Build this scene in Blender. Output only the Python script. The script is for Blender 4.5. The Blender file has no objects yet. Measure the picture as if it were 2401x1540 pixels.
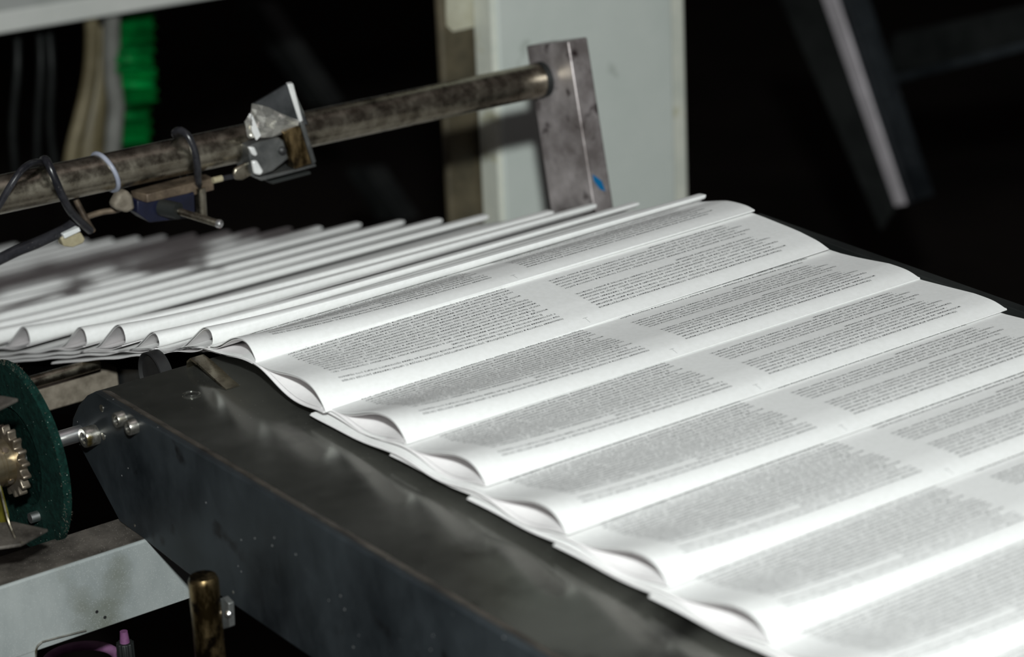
import bpy, math, random
import numpy as np
from mathutils import Vector, Matrix
random.seed(7)
S = bpy.context.scene
C = S.collection

# ------------------------------------------------------------------ camera, light, exposure
CAM = Vector((1.32867634, -0.79657249, 0.63461461))
YAW, PITCH, ROLL, FPX = 2.524596, 0.36491372, -0.04576514, 6353.674
FWD = Vector((math.cos(PITCH)*math.cos(YAW), math.cos(PITCH)*math.sin(YAW), -math.sin(PITCH)))
_r = FWD.cross(Vector((0, 0, 1))).normalized(); _u = _r.cross(FWD)
RGT = _r*math.cos(ROLL) + _u*math.sin(ROLL)
UPV = -_r*math.sin(ROLL) + _u*math.cos(ROLL)
cd = bpy.data.cameras.new('camera'); cam = bpy.data.objects.new('camera', cd); C.objects.link(cam)
cam.matrix_world = Matrix(((RGT.x, UPV.x, -FWD.x, CAM.x), (RGT.y, UPV.y, -FWD.y, CAM.y), (RGT.z, UPV.z, -FWD.z, CAM.z), (0, 0, 0, 1)))
cd.sensor_width = 36.0; cd.lens = 36.0*FPX/2401; cd.clip_start = 0.05; cd.clip_end = 60
cd.dof.use_dof = True; cd.dof.focus_distance = 1.80; cd.dof.aperture_fstop = 6.0
S.camera = cam

w = bpy.data.worlds.new('dim_hall'); S.world = w; w.use_nodes = True
w.node_tree.nodes['Background'].inputs[0].default_value = (1.0, 0.90, 0.92, 1)
w.node_tree.nodes['Background'].inputs[1].default_value = 0.045

def area(name, loc, target, size, power, color, size_y=None):
    l = bpy.data.lights.new(name, 'AREA'); l.energy = power; l.color = color; l.size = size
    if size_y: l.shape = 'RECTANGLE'; l.size_y = size_y
    o = bpy.data.objects.new(name, l); C.objects.link(o); o.location = loc
    o.rotation_euler = (Vector(target)-Vector(loc)).to_track_quat('-Z', 'Y').to_euler()
    return o
kl = bpy.data.lights.new('key_lamp', 'SPOT'); kl.energy = 172; kl.color = (0.95, 1.0, 0.98); kl.spot_size = math.radians(80); kl.spot_blend = 1.0; kl.shadow_soft_size = 0.035
ko = bpy.data.objects.new('key_lamp', kl); C.objects.link(ko); ko.location = (1.36, -0.79, 0.92)
ko.rotation_euler = (Vector((0.34, 0.08, 0.0))-ko.location).to_track_quat('-Z', 'Y').to_euler()
area('overhead_fill', (0.6, 0.5, 3.4), (0.1, 0.2, 0), 1.6, 4.5, (1.0, 0.89, 0.91))  # unseen soft fill added overhead, pinkish to tint the shaded paper

S.view_settings.view_transform = 'Standard'; S.view_settings.look = 'None'
S.view_settings.gamma = 1.0; S.view_settings.use_curve_mapping = False
S.view_settings.exposure = 0.0

# ------------------------------------------------------------------ placing: where a line of sight meets a real plane
CX, CY = 1200.5, 770.0
def ray(x, y): return FWD + RGT*((x-CX)/FPX) - UPV*((y-CY)/FPX)
def hit(x, y, axis, val):
    d = ray(x, y); return CAM + d*((val-CAM[axis])/d[axis])
def onX(x, y, v): return hit(x, y, 0, v)
def onY(x, y, v): return hit(x, y, 1, v)
def onZ(x, y, v): return hit(x, y, 2, v)

# ------------------------------------------------------------------ materials
def mat(name, c1, c2=None, rough=0.5, metal=0.0, scale=30.0, detail=5, contrast=(0.35, 0.65), bump=0.0,
        dust=None, dust_scale=500, dust_amt=0.1, rough2=None, stretch=None, stain=None, stain_scale=12, stain_lim=(0.6, 0.66), spec=0.5, coat=0.0):
    m = bpy.data.materials.new(name); m.use_nodes = True; nt = m.node_tree; N = nt.nodes; Lk = nt.links
    b = N['Principled BSDF']; b.inputs['Roughness'].default_value = rough; b.inputs['Metallic'].default_value = metal
    b.inputs['Specular IOR Level'].default_value = spec
    if coat: b.inputs['Coat Weight'].default_value = coat; b.inputs['Coat Roughness'].default_value = 0.15
    c2 = c2 or c1
    tc = N.new('ShaderNodeTexCoord'); vec = tc.outputs['Object']
    if stretch:
        mp = N.new('ShaderNodeMapping'); mp.inputs['Scale'].default_value = stretch; Lk.new(vec, mp.inputs[0]); vec2 = mp.outputs[0]
    else: vec2 = vec
    n = N.new('ShaderNodeTexNoise'); n.inputs['Scale'].default_value = scale; n.inputs['Detail'].default_value = detail
    n.inputs['Roughness'].default_value = 0.65; Lk.new(vec2, n.inputs['Vector'])
    r = N.new('ShaderNodeValToRGB'); r.color_ramp.elements[0].position = contrast[0]; r.color_ramp.elements[1].position = contrast[1]
    r.color_ramp.elements[0].color = (*c1, 1); r.color_ramp.elements[1].color = (*c2, 1); Lk.new(n.outputs['Fac'], r.inputs[0])
    col = r.outputs[0]
    if rough2 is not None:
        mr = N.new('ShaderNodeMapRange'); mr.inputs['To Min'].default_value = rough; mr.inputs['To Max'].default_value = rough2
        mr.inputs['From Min'].default_value = contrast[0]; mr.inputs['From Max'].default_value = contrast[1]
        Lk.new(n.outputs['Fac'], mr.inputs['Value']); Lk.new(mr.outputs[0], b.inputs['Roughness'])
    def over(fac, colr, base):
        mx = N.new('ShaderNodeMix'); mx.data_type = 'RGBA'; Lk.new(fac, mx.inputs[0]); Lk.new(base, mx.inputs[6]); mx.inputs[7].default_value = (*colr, 1)
        return mx.outputs[2]
    if stain:
        n2 = N.new('ShaderNodeTexNoise'); n2.inputs['Scale'].default_value = stain_scale; n2.inputs['Detail'].default_value = 6; Lk.new(vec, n2.inputs['Vector'])
        rr = N.new('ShaderNodeValToRGB'); rr.color_ramp.elements[0].position, rr.color_ramp.elements[1].position = stain_lim
        Lk.new(n2.outputs['Fac'], rr.inputs[0]); col = over(rr.outputs[0], stain, col)
    if dust:
        v = N.new('ShaderNodeTexVoronoi'); v.inputs['Scale'].default_value = dust_scale; Lk.new(vec, v.inputs['Vector'])
        m1 = N.new('ShaderNodeMath'); m1.operation = 'LESS_THAN'; m1.inputs[1].default_value = 0.16; Lk.new(v.outputs['Distance'], m1.inputs[0])
        sp = N.new('ShaderNodeSeparateColor'); Lk.new(v.outputs['Color'], sp.inputs[0])
        n3 = N.new('ShaderNodeTexNoise'); n3.inputs['Scale'].default_value = 22; Lk.new(vec, n3.inputs['Vector'])
        m0 = N.new('ShaderNodeMath'); m0.operation = 'MULTIPLY'; Lk.new(n3.outputs['Fac'], m0.inputs[0]); m0.inputs[1].default_value = dust_amt*2
        m2 = N.new('ShaderNodeMath'); m2.operation = 'LESS_THAN'; Lk.new(sp.outputs[0], m2.inputs[0]); Lk.new(m0.outputs[0], m2.inputs[1])
        m3 = N.new('ShaderNodeMath'); m3.operation = 'MULTIPLY'; Lk.new(m1.outputs[0], m3.inputs[0]); Lk.new(m2.outputs[0], m3.inputs[1])
        col = over(m3.outputs[0], dust, col)
    Lk.new(col, b.inputs['Base Color'])
    if bump:
        bp = N.new('ShaderNodeBump'); bp.inputs['Strength'].default_value = bump; bp.inputs['Distance'].default_value = 0.002
        Lk.new(n.outputs['Fac'], bp.inputs['Height']); Lk.new(bp.outputs[0], b.inputs['Normal'])
    return m

M = {}
M['paper'] = mat('paper', (0.83, 0.83, 0.82), (0.88, 0.88, 0.875), rough=0.75, scale=260, bump=0.02, spec=0.25)
nt = M['paper'].node_tree
M['paper_inside'] = mat('paper_inside', (0.80, 0.775, 0.78), (0.84, 0.82, 0.82), rough=0.8, scale=200, spec=0.2)
M['ink'] = mat('ink', (0.05, 0.05, 0.055), rough=0.7)
M['ink_bold'] = mat('ink_bold', (0.012, 0.012, 0.015), rough=0.7)
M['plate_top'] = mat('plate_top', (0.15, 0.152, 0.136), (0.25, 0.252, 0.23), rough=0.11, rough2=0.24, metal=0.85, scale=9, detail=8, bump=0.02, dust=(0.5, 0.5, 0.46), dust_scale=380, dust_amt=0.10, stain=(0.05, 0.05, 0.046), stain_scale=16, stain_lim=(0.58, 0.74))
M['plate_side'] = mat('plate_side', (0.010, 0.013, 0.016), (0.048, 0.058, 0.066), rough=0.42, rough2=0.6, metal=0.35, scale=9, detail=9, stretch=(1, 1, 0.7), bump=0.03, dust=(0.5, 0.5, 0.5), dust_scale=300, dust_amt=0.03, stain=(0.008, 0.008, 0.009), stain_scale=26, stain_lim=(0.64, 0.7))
M['lip'] = mat('lip', (0.035, 0.028, 0.022), (0.13, 0.11, 0.09), rough=0.45, metal=0.5, scale=60, detail=8, bump=0.2, dust=(0.5, 0.46, 0.4), dust_scale=450, dust_amt=0.2)
M['steel'] = mat('steel', (0.25, 0.22, 0.165), (0.50, 0.46, 0.37), rough=0.22, rough2=0.38, metal=1.0, scale=90, detail=9, bump=0.06, stain=(0.03, 0.024, 0.017), stain_scale=48, stain_lim=(0.58, 0.75))
M['post_metal'] = mat('post_metal', (0.24, 0.21, 0.205), (0.58, 0.53, 0.53), rough=0.38, metal=0.55, scale=28, detail=9, bump=0.12, stain=(0.05, 0.035, 0.035), stain_scale=55, stain_lim=(0.58, 0.7))
M['chrome'] = mat('chrome', (0.8, 0.8, 0.8), (0.95, 0.95, 0.95), rough=0.36, metal=1.0, scale=20)
M['bolt'] = mat('bolt', (0.25, 0.24, 0.21), (0.6, 0.58, 0.53), rough=0.3, metal=0.9, scale=200, stain=(0.15, 0.12, 0.05), stain_scale=120, stain_lim=(0.55, 0.7))
M['black'] = mat('black', (0.008, 0.008, 0.009), (0.02, 0.02, 0.02), rough=0.5, scale=40)
M['cable'] = mat('cable', (0.012, 0.012, 0.015), (0.03, 0.03, 0.035), rough=0.28, scale=90, dust=(0.3, 0.28, 0.25), dust_scale=900, dust_amt=0.1)
M['room'] = mat('room', (0.010, 0.0085, 0.0075), (0.022, 0.018, 0.016), rough=0.9, scale=1.6, spec=0.1)
M['dark_machine'] = mat('dark_machine', (0.010, 0.012, 0.012), (0.03, 0.033, 0.032), rough=0.55, metal=0.3, scale=12)
M['cabinet'] = mat('cabinet', (0.60, 0.65, 0.61), (0.68, 0.72, 0.68), rough=0.5, scale=7, detail=8, stain=(0.5, 0.54, 0.5), stain_scale=40, stain_lim=(0.68, 0.74))
M['cabinet_edge'] = mat('cabinet_edge', (0.62, 0.65, 0.58), (0.74, 0.75, 0.66), rough=0.45, scale=25, stain=(0.5, 0.48, 0.3), stain_scale=30, stain_lim=(0.6, 0.72))
M['tape'] = mat('tape', (0.42, 0.40, 0.30), (0.55, 0.54, 0.44), rough=0.6, scale=40)
M['pillar'] = mat('pillar', (0.05, 0.042, 0.025), (0.11, 0.09, 0.055), rough=0.6, scale=25)
M['white_machine'] = mat('white_machine', (0.78, 0.80, 0.76), (0.86, 0.87, 0.83), rough=0.5, scale=14)
M['grey_machine'] = mat('grey_machine', (0.5, 0.53, 0.5), (0.6, 0.62, 0.6), rough=0.55, scale=14)
M['green'] = mat('green_plastic', (0.0, 0.16, 0.03), (0.0, 0.40, 0.075), rough=0.35, scale=16, contrast=(0.4, 0.6))
M['hose'] = mat('hose', (0.14, 0.115, 0.06), (0.26, 0.22, 0.13), rough=0.5, scale=20)
M['grey_tube'] = mat('grey_tube', (0.16, 0.16, 0.145), (0.26, 0.26, 0.24), rough=0.5, scale=30)
M['felt'] = mat('felt', (0.002, 0.010, 0.008), (0.005, 0.028, 0.022), rough=0.95, scale=260, detail=8, bump=0.5, dust=(0.30, 0.36, 0.32), dust_scale=520, dust_amt=0.06, spec=0.1)
M['gear'] = mat('gear', (0.14, 0.11, 0.075), (0.36, 0.31, 0.25), rough=0.38, metal=0.85, scale=60, detail=8, bump=0.1)
M['hub'] = mat('hub', (0.25, 0.19, 0.10), (0.50, 0.43, 0.31), rough=0.3, metal=0.9, scale=50, stretch=(1, 0.15, 1))
M['brown_bar'] = mat('brown_bar', (0.12, 0.10, 0.075), (0.22, 0.19, 0.15), rough=0.75, scale=120, detail=8, bump=0.1)
M['beam_side'] = mat('beam_side', (0.24, 0.265, 0.265), (0.37, 0.395, 0.39), rough=0.5, metal=0.15, scale=14, detail=10, stretch=(1, 1, 0.5), bump=0.04, dust=(0.52, 0.54, 0.54), dust_scale=900, dust_amt=0.3, stain=(0.14, 0.15, 0.12), stain_scale=16, stain_lim=(0.56, 0.75))
M['beam_top'] = mat('beam_top', (0.030, 0.026, 0.022), (0.13, 0.115, 0.10), rough=0.55, metal=0.2, scale=32, detail=9, bump=0.15, dust=(0.5, 0.45, 0.4), dust_scale=900, dust_amt=0.25)
M['brass'] = mat('brass', (0.05, 0.033, 0.012), (0.50, 0.36, 0.18), rough=0.28, metal=0.95, scale=85, detail=9, stretch=(1, 1, 0.35), bump=0.08, contrast=(0.42, 0.66), stain=(0.02, 0.013, 0.008), stain_scale=70, stain_lim=(0.54, 0.66))
M['yellow_strip'] = mat('yellow_strip', (0.12, 0.105, 0.01), (0.33, 0.29, 0.04), rough=0.4, metal=0.4, scale=90)
M['magenta'] = mat('magenta_rubber', (0.14, 0.05, 0.125), (0.25, 0.12, 0.23), rough=0.5, scale=30)
M['wood'] = mat('bracket_brown', (0.05, 0.035, 0.024), (0.20, 0.15, 0.105), rough=0.5, metal=0.3, scale=70, detail=8, bump=0.1)
M['blue'] = mat('blue_sensor', (0.003, 0.004, 0.014), (0.006, 0.008, 0.028), rough=0.5, scale=60)
M['tie'] = mat('tie', (0.27, 0.29, 0.36), (0.38, 0.40, 0.48), rough=0.4, scale=60)
M['cream'] = mat('cream_plastic', (0.28, 0.24, 0.15), (0.44, 0.39, 0.26), rough=0.5, scale=60)
M['white_plastic'] = mat('white_plastic', (0.7, 0.72, 0.72), (0.8, 0.8, 0.8), rough=0.4, scale=60)
M['red'] = mat('red_lens', (0.5, 0.02, 0.02), rough=0.3)
M['painted_glint'] = mat('painted_glint', (0.75, 0.75, 0.74), (0.95, 0.95, 0.94), rough=0.3, metal=0.15, scale=60)  # near-white base colour paints in the shine of chrome, foil and clear edges
M['bright_steel'] = mat('bright_steel', (0.55, 0.51, 0.54), (0.75, 0.70, 0.74), rough=0.4, metal=0.2, scale=30)
M['dark_glass'] = mat('dark_glass', (0.03, 0.033, 0.035), (0.10, 0.105, 0.11), rough=0.16, metal=0.5, scale=30)
M['foil'] = mat('crumpled_foil', (0.5, 0.49, 0.45), (0.8, 0.78, 0.72), rough=0.22, metal=0.75, scale=45, bump=0.9, spec=0.8)
M['clamp'] = mat('clamp_metal', (0.10, 0.105, 0.105), (0.24, 0.245, 0.24), rough=0.3, metal=0.7, scale=40)
M['blue_ink'] = mat('blue_paint', (0.0, 0.13, 0.32), rough=0.5)
M['belt'] = mat('belt', (0.010, 0.011, 0.012), (0.022, 0.024, 0.025), rough=0.5, scale=60)

# ------------------------------------------------------------------ mesh helpers
class MB:
    def __init__(s): s.v = []; s.f = []
    def add(s, vs, fs):
        o = len(s.v); s.v += [tuple(v) for v in vs]; s.f += [tuple(i+o for i in f) for f in fs]; return s
    def box(s, lo, hi):
        (a, b, c), (d, e, f) = lo, hi
        return s.add([(a,b,c),(d,b,c),(d,e,c),(a,e,c),(a,b,f),(d,b,f),(d,e,f),(a,e,f)],
                     [(0,3,2,1),(4,5,6,7),(0,1,5,4),(1,2,6,5),(2,3,7,6),(3,0,4,7)])
    def prism(s, poly, off):
        poly = [Vector(p) for p in poly]; n = len(poly); off = Vector(off)
        return s.add(poly+[p+off for p in poly], [tuple(range(n)), tuple(reversed(range(n, 2*n)))]+[(i, i+n, (i+1)%n+n, (i+1)%n) for i in range(n)])
    def tube(s, pts, r, n=16, caps=True, closed=False):
        pts = [Vector(p) for p in pts]; m = len(pts); rs = r if isinstance(r, (list, tuple)) else [r]*m
        t0 = (pts[1]-pts[0]).normalized(); a = t0.orthogonal().normalized(); rings = []
        for i, p in enumerate(pts):
            if closed: t = (pts[(i+1) % m]-pts[i-1])
            else: t = (pts[min(i+1, m-1)]-pts[max(i-1, 0)])
            t.normalize(); a = (a - t*a.dot(t)).normalized(); b = t.cross(a)
            rings.append([p+(a*math.cos(2*math.pi*k/n)+b*math.sin(2*math.pi*k/n))*rs[i] for k in range(n)])
        vs = [v for rr in rings for v in rr]; fs = []
        for i in range(m if closed else m-1):
            j = (i+1) % m
            for k in range(n): fs.append((i*n+k, i*n+(k+1)%n, j*n+(k+1)%n, j*n+k))
        if caps and not closed: fs += [tuple(reversed(range(n))), tuple(range((m-1)*n, m*n))]
        return s.add(vs, fs)
    def cyl(s, p0, p1, r, n=32, r1=None): return s.tube([p0, p1], [r, r if r1 is None else r1], n)
    def lathe(s, p, axis, prof, n=48):
        # prof: (distance along the axis, radius) pairs
        ax = Vector(axis).normalized(); p = Vector(p); a = ax.orthogonal().normalized(); b = ax.cross(a); vs = []; fs = []
        for h, r in prof:
            vs += [p+ax*h+(a*math.cos(2*math.pi*k/n)+b*math.sin(2*math.pi*k/n))*r for k in range(n)]
        for i in range(len(prof)-1):
            for k in range(n): fs.append((i*n+k, i*n+(k+1)%n, (i+1)*n+(k+1)%n, (i+1)*n+k))
        return s.add(vs, fs+[tuple(reversed(range(n))), tuple(range((len(prof)-1)*n, len(prof)*n))])
def smooth_path(pts, k=10):
    pts = [Vector(p) for p in pts]; P = [pts[0]*2-pts[1]]+pts+[pts[-1]*2-pts[-2]]; out = []
    for i in range(1, len(P)-2):
        for j in range(k):
            t = j/k; a, b, c, d = P[i-1:i+3]
            out.append(0.5*((2*b)+(c-a)*t+(2*a-5*b+4*c-d)*t*t+(3*b-a-3*c+d)*t**3))
    return out+[pts[-1]]
def obj(name, mb, m, parent=None, bevel=0.0, smooth=False, mats=None, seg=2):
    me = bpy.data.meshes.new(name); me.from_pydata(mb.v, [], mb.f); me.materials.append(M[m]); me.validate()
    import bmesh
    bm = bmesh.new(); bm.from_mesh(me); bmesh.ops.recalc_face_normals(bm, faces=bm.faces); bm.to_mesh(me); bm.free()
    o = bpy.data.objects.new(name, me); C.objects.link(o)
    if parent: o.parent = parent; o.matrix_parent_inverse = parent.matrix_world.inverted() if False else Matrix.Translation(-parent.location)
    if bevel:
        b = o.modifiers.new('bevel', 'BEVEL'); b.width = bevel; b.segments = seg; b.limit_method = 'ANGLE'; b.angle_limit = 0.6
    if smooth or bevel:
        for p in me.polygons: p.use_smooth = True
        if not bevel or True:
            me.set_sharp_from_angle(angle=math.radians(38))
    return o
def tag(o, label, cat, group=None):
    o['label'] = label; o['category'] = cat
    if group: o['group'] = group
    return o
def thing(name, label, cat, loc, group=None):
    o = bpy.data.objects.new(name, None); C.objects.link(o); o.location = loc; o.empty_display_size = 0.02
    return tag(o, label, cat, group)
def struct(name, mb, m, **k):
    o = obj(name, mb, m, **k); o['kind'] = 'structure'; return o

# ------------------------------------------------------------------ the dark hall
struct('floor', MB().box((-6, -3, -1.05), (4, 6, -1.0)), 'room')
struct('wall_back', MB().box((-6, 5.0, -1.0), (4, 5.1, 3)), 'room')
struct('wall_left', MB().box((-5.1, -3, -1.0), (-5.0, 5.0, 3)), 'room')

# ------------------------------------------------------------------ the stream of folded sheets
W = 0.42; LS = 0.262; PF = 0.0835; PI_ = 0.064
SLOPE = 0.282; ZL = lambda X: 0.0045+SLOPE*(X+0.131)
ctrl = [(-2.2, ZL(-2.2)), (-0.22, ZL(-0.22)), (-0.16, ZL(-0.16)), (-0.131, 0.0040), (-0.105, 0.0078), (-0.078, 0.0072), (-0.045, 0.0035), (-0.015, -0.0005), (0.02, -0.0012), (0.06, 0.0), (0.12, 0.0), (1.4, 0.0)]
def pathZ(X):
    n = len(ctrl)
    xs = [c[0] for c in ctrl]; zs = [c[1] for c in ctrl]
    i = min(max(int(np.searchsorted(xs, X))-1, 0), n-2)
    def sl(j):
        if j <= 0 or j >= n-1: k = min(max(j, 0), n-2); return (zs[k+1]-zs[k])/(xs[k+1]-xs[k]) if j <= 0 else (zs[n-1]-zs[n-2])/(xs[n-1]-xs[n-2])
        h0, h1 = xs[j]-xs[j-1], xs[j+1]-xs[j]
        return ((zs[j]-zs[j-1])/h0*h1+(zs[j+1]-zs[j])/h1*h0)/(h0+h1)
    h = xs[i+1]-xs[i]; t = (X-xs[i])/h; m0, m1 = sl(i)*h, sl(i+1)*h
    return (2*t**3-3*t**2+1)*zs[i]+(t**3-2*t**2+t)*m0+(-2*t**3+3*t**2)*zs[i+1]+(t**3-t**2)*m1
GX = np.arange(-2.0, 1.1, 0.0025); GZ = np.array([pathZ(x) for x in GX])
GS = np.concatenate([[0], np.cumsum(np.hypot(np.diff(GX), np.diff(GZ)))])
TX = np.gradient(GX, GS); TZ = np.gradient(GZ, GS)
def path_at(s):
    return np.interp(s, GS, GX), np.interp(s, GS, GZ), np.interp(s, GS, TX), np.interp(s, GS, TZ)

def hump(t, A, span, p, k):
    """opening between the two leaves, t back from the fold"""
    q = np.clip(1-t/span, 0, 1); f = q**p*np.clip(1-q, 0, 1)**k; qm = p/(p+k)
    return A*f/(qm**p*(1-qm)**k)
def ramp(t, A, span, q0=0.84, n=3.0):
    """long gentle rise towards the fold, then a short slope down to it"""
    q = np.clip(1-t/span, 1e-4, 1-1e-4)
    return A/((q0/q)**n+((1-q0)/(1-q))**n)**(1/n)*(t < span)
def heights(t, v, P):
    """lower and upper leaf heights relative to the line of folds"""
    TH = P['th']
    lo = -(t/P['pitch'])*TH - P['drop'] + (P['lift0']+(P['lift1']-P['lift0'])*v/W)*np.exp(-t/0.06)
    sag = P['sag']*np.exp(-v/0.07)*np.sin(np.pi*t/P['pitch'])**2*np.clip(1-t/LS, 0, 1)
    los = lo - sag
    if P['flat']: los = np.maximum(los, -0.0117+0.0*t)
    up = np.where(t < P['pitch'], lo, los)+(0.0021-0.0009*np.exp(-v/0.07))*np.clip(t/0.03, 0, 1)
    up = up + hump(t, P['A0']*np.exp(-v/0.065), P['span'], 2.1, P['k']) + ramp(t, P['A1'], P['span1']) + P['b']*(1-0.5*v/W)*np.clip(1-t/P['span'], 0, 1)**2
    return los, up
def world_pts(s_fold, t, v, h, P):
    x, z, tx, tz = path_at(s_fold-t)
    skew = (P['skew'])*(v/W)
    return np.stack([x-tz*h+skew*tx, v*np.ones_like(x)+P['y0'], z+tx*h+skew*tz], -1)

def strip(s_fold, ts, hs_fn, th, v0, v1, P, nv=22):
    """a leaf of paper with thickness, ts: distances back from the fold"""
    vv = np.linspace(v0, v1, nv); n = len(ts); V = []
    for v in vv:
        h = hs_fn(ts, np.full(n, v)); V.append(world_pts(s_fold, ts, np.full(n, v), h, P))
    for v in vv:
        h = hs_fn(ts, np.full(n, v))-th; V.append(world_pts(s_fold, ts, np.full(n, v), h, P))
    V = np.concatenate(V); F = []
    for i in range(nv-1):
        for j in range(n-1):
            a = i*n+j; F.append((a, a+1, a+n+1, a+n))
            c = a+nv*n; F.append((c, c+n, c+n+1, c+1))
    o = nv*n
    for j in range(n-1):
        F.append((j, j+o, j+1+o, j+1)); k = (nv-1)*n+j; F.append((k, k+1, k+1+o, k+o))
    for i in range(nv-1):
        k = i*n; F.append((k, k+n, k+n+o, k+o)); k = i*n+n-1; F.append((k, k+o, k+n+o, k+n))
    return V, F

# text as it stands on the sheets (heads of the pages lie at the fold)
LEFT_PAGE = [
 "повышения точности и скорости обработки), улучшение рецептуры молочной глазури (с целью снижения расхода сахара",
 "при сохранении вкусовых свойств), внедрение этапа термической обработки на линии протяжного отжига (что привело",
 "к улучшению качества и прочностных свойств продукции).",
 "    *В строительстве процессные инновации* включают в себя внедрение новых эффективных строительных тех-",
 "нологий, в том числе технологически новых или усовершенствованных приёмов, и тому подобное.",
 "    *В сфере услуг процессные инновации* включают разработку и внедрение новых услуг. Такие инновации",
 "могут быть основаны на новых методах обработки, оборудования и снижения затрат, используются орга-",
 "низацией впервые. К ним относится и внедрение новых или значительно улучшенных методов работы услуг,",
 "производства продукта в процессе обработки, передачи (доставки) потребителям новых и уже известных",
 "продуктов, а также снижение расхода сырья при сохранении качества (в том числе вкусовых свойств), если"]
RIGHT_PAGE = [
 "    Незначительные или внешние изменения в продукте, оставляющие неизменным его конструктивное",
 "исполнение, не влияющие заметно на параметры, свойства, стоимость того или иного изделия.",
 "    • изменения в процессе производства, если они не вносят новых свойств на параметры или внешние",
 "признаки продукта, не меняют объём работ, услуг на выпускаемую продукцию и не ведут к снижению затрат;",
 "    • расширение работ, услуг за счёт внедрения известных на рынке товаров, работ, услуг на выпуске",
 "товаров, работ, услуг, если они не требуют заметных расходов на обработку и замены оборудования;",
 "    • замена материалов, услуг на сходные, не ведущая к улучшению качества и новых свойств;",
 "    • сезонные и другие повторяющиеся изменения.",
 "",
 "    Не считаются инновациями и те изменения, которые не ведут к росту точности и скорости работ."]
def text_mesh(lines, bold=False, scale=0.0030, width=None):
    c = bpy.data.curves.new('line', 'FONT'); c.body = lines; c.size = scale; c.resolution_u = 1
    c.offset = 0.00007 if bold else 0.000012
    o = bpy.data.objects.new('line', c); C.objects.link(o)
    dg = bpy.context.evaluated_depsgraph_get(); ev = o.evaluated_get(dg); me = ev.to_mesh()
    vs = np.array([(v.co.x, v.co.y) for v in me.vertices]) if len(me.vertices) else np.zeros((0, 2))
    fs = [tuple(p.vertices) for p in me.polygons]; ev.to_mesh_clear(); bpy.data.objects.remove(o); bpy.data.curves.remove(c)
    return vs, fs
PITCH_L = 0.0043
def page_text(lines, n, v_right, width):
    """glyph outlines as (distance back from the fold, across) pairs"""
    VS, FS, BD = [], [], []; off = 0
    cache = {}
    for i in range(n):
        ln = lines[i] if i < len(lines) else lines[3+(i-3) % (len(lines)-3)]
        if not ln.strip(): continue
        if i not in cache or True:
            key = ln
            if key not in TCACHE:
                body = ln.replace('*', ''); full = len(body) > 88
                bold = ln.count('*') == 2
                vs, fs = text_mesh(body.lstrip(), False)
                ind = 0.008 if ln.startswith('    ') else 0.0
                wd = vs[:, 0].max()
                avail = width-ind
                k = avail/wd if full else min(1.0, 0.00157*len(body)/wd)
                vs = vs.copy(); vs[:, 0] = vs[:, 0]*k+ind
                bfrac = 0
                if bold: bfrac = ind+(avail)*(ln.rfind('*')-4)/max(len(body)-4, 1)
                TCACHE[key] = (vs, fs, bfrac)
            vs, fs, bfrac = TCACHE[key]
        t = 0.0150+i*PITCH_L-vs[:, 1]; v = v_right-vs[:, 0]
        VS.append(np.stack([t, v], -1)); FS += [tuple(a+off for a in f) for f in fs]
        BD += [1 if vs[f[0], 0] < bfrac else 0 for f in fs]; off += len(vs)
    return np.concatenate(VS), FS, BD
TCACHE = {}
def sheet_text(n):
    a = page_text(LEFT_PAGE, n, 0.196, 0.174); b = page_text(RIGHT_PAGE, n, 0.396, 0.170)
    V = np.concatenate([a[0], b[0]]); F = a[1]+[tuple(i+len(a[0]) for i in f) for f in b[1]]; B = a[2]+b[2]
    # fold marks on the gutter
    k = len(V); q = 0.00008
    cross = [(0.0025, .2095-q), (0.0025, .2095+q), (0.0080, .2095+q), (0.0080, .2095-q), (0.0078, .2075), (0.0078+2*q, .2075), (0.0078+2*q, .2115), (0.0078, .2115)]
    V = np.concatenate([V, np.array(cross)]); F += [(k, k+1, k+2, k+3), (k+4, k+5, k+6, k+7)]; B += [0, 0]
    return V, F, B

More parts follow.
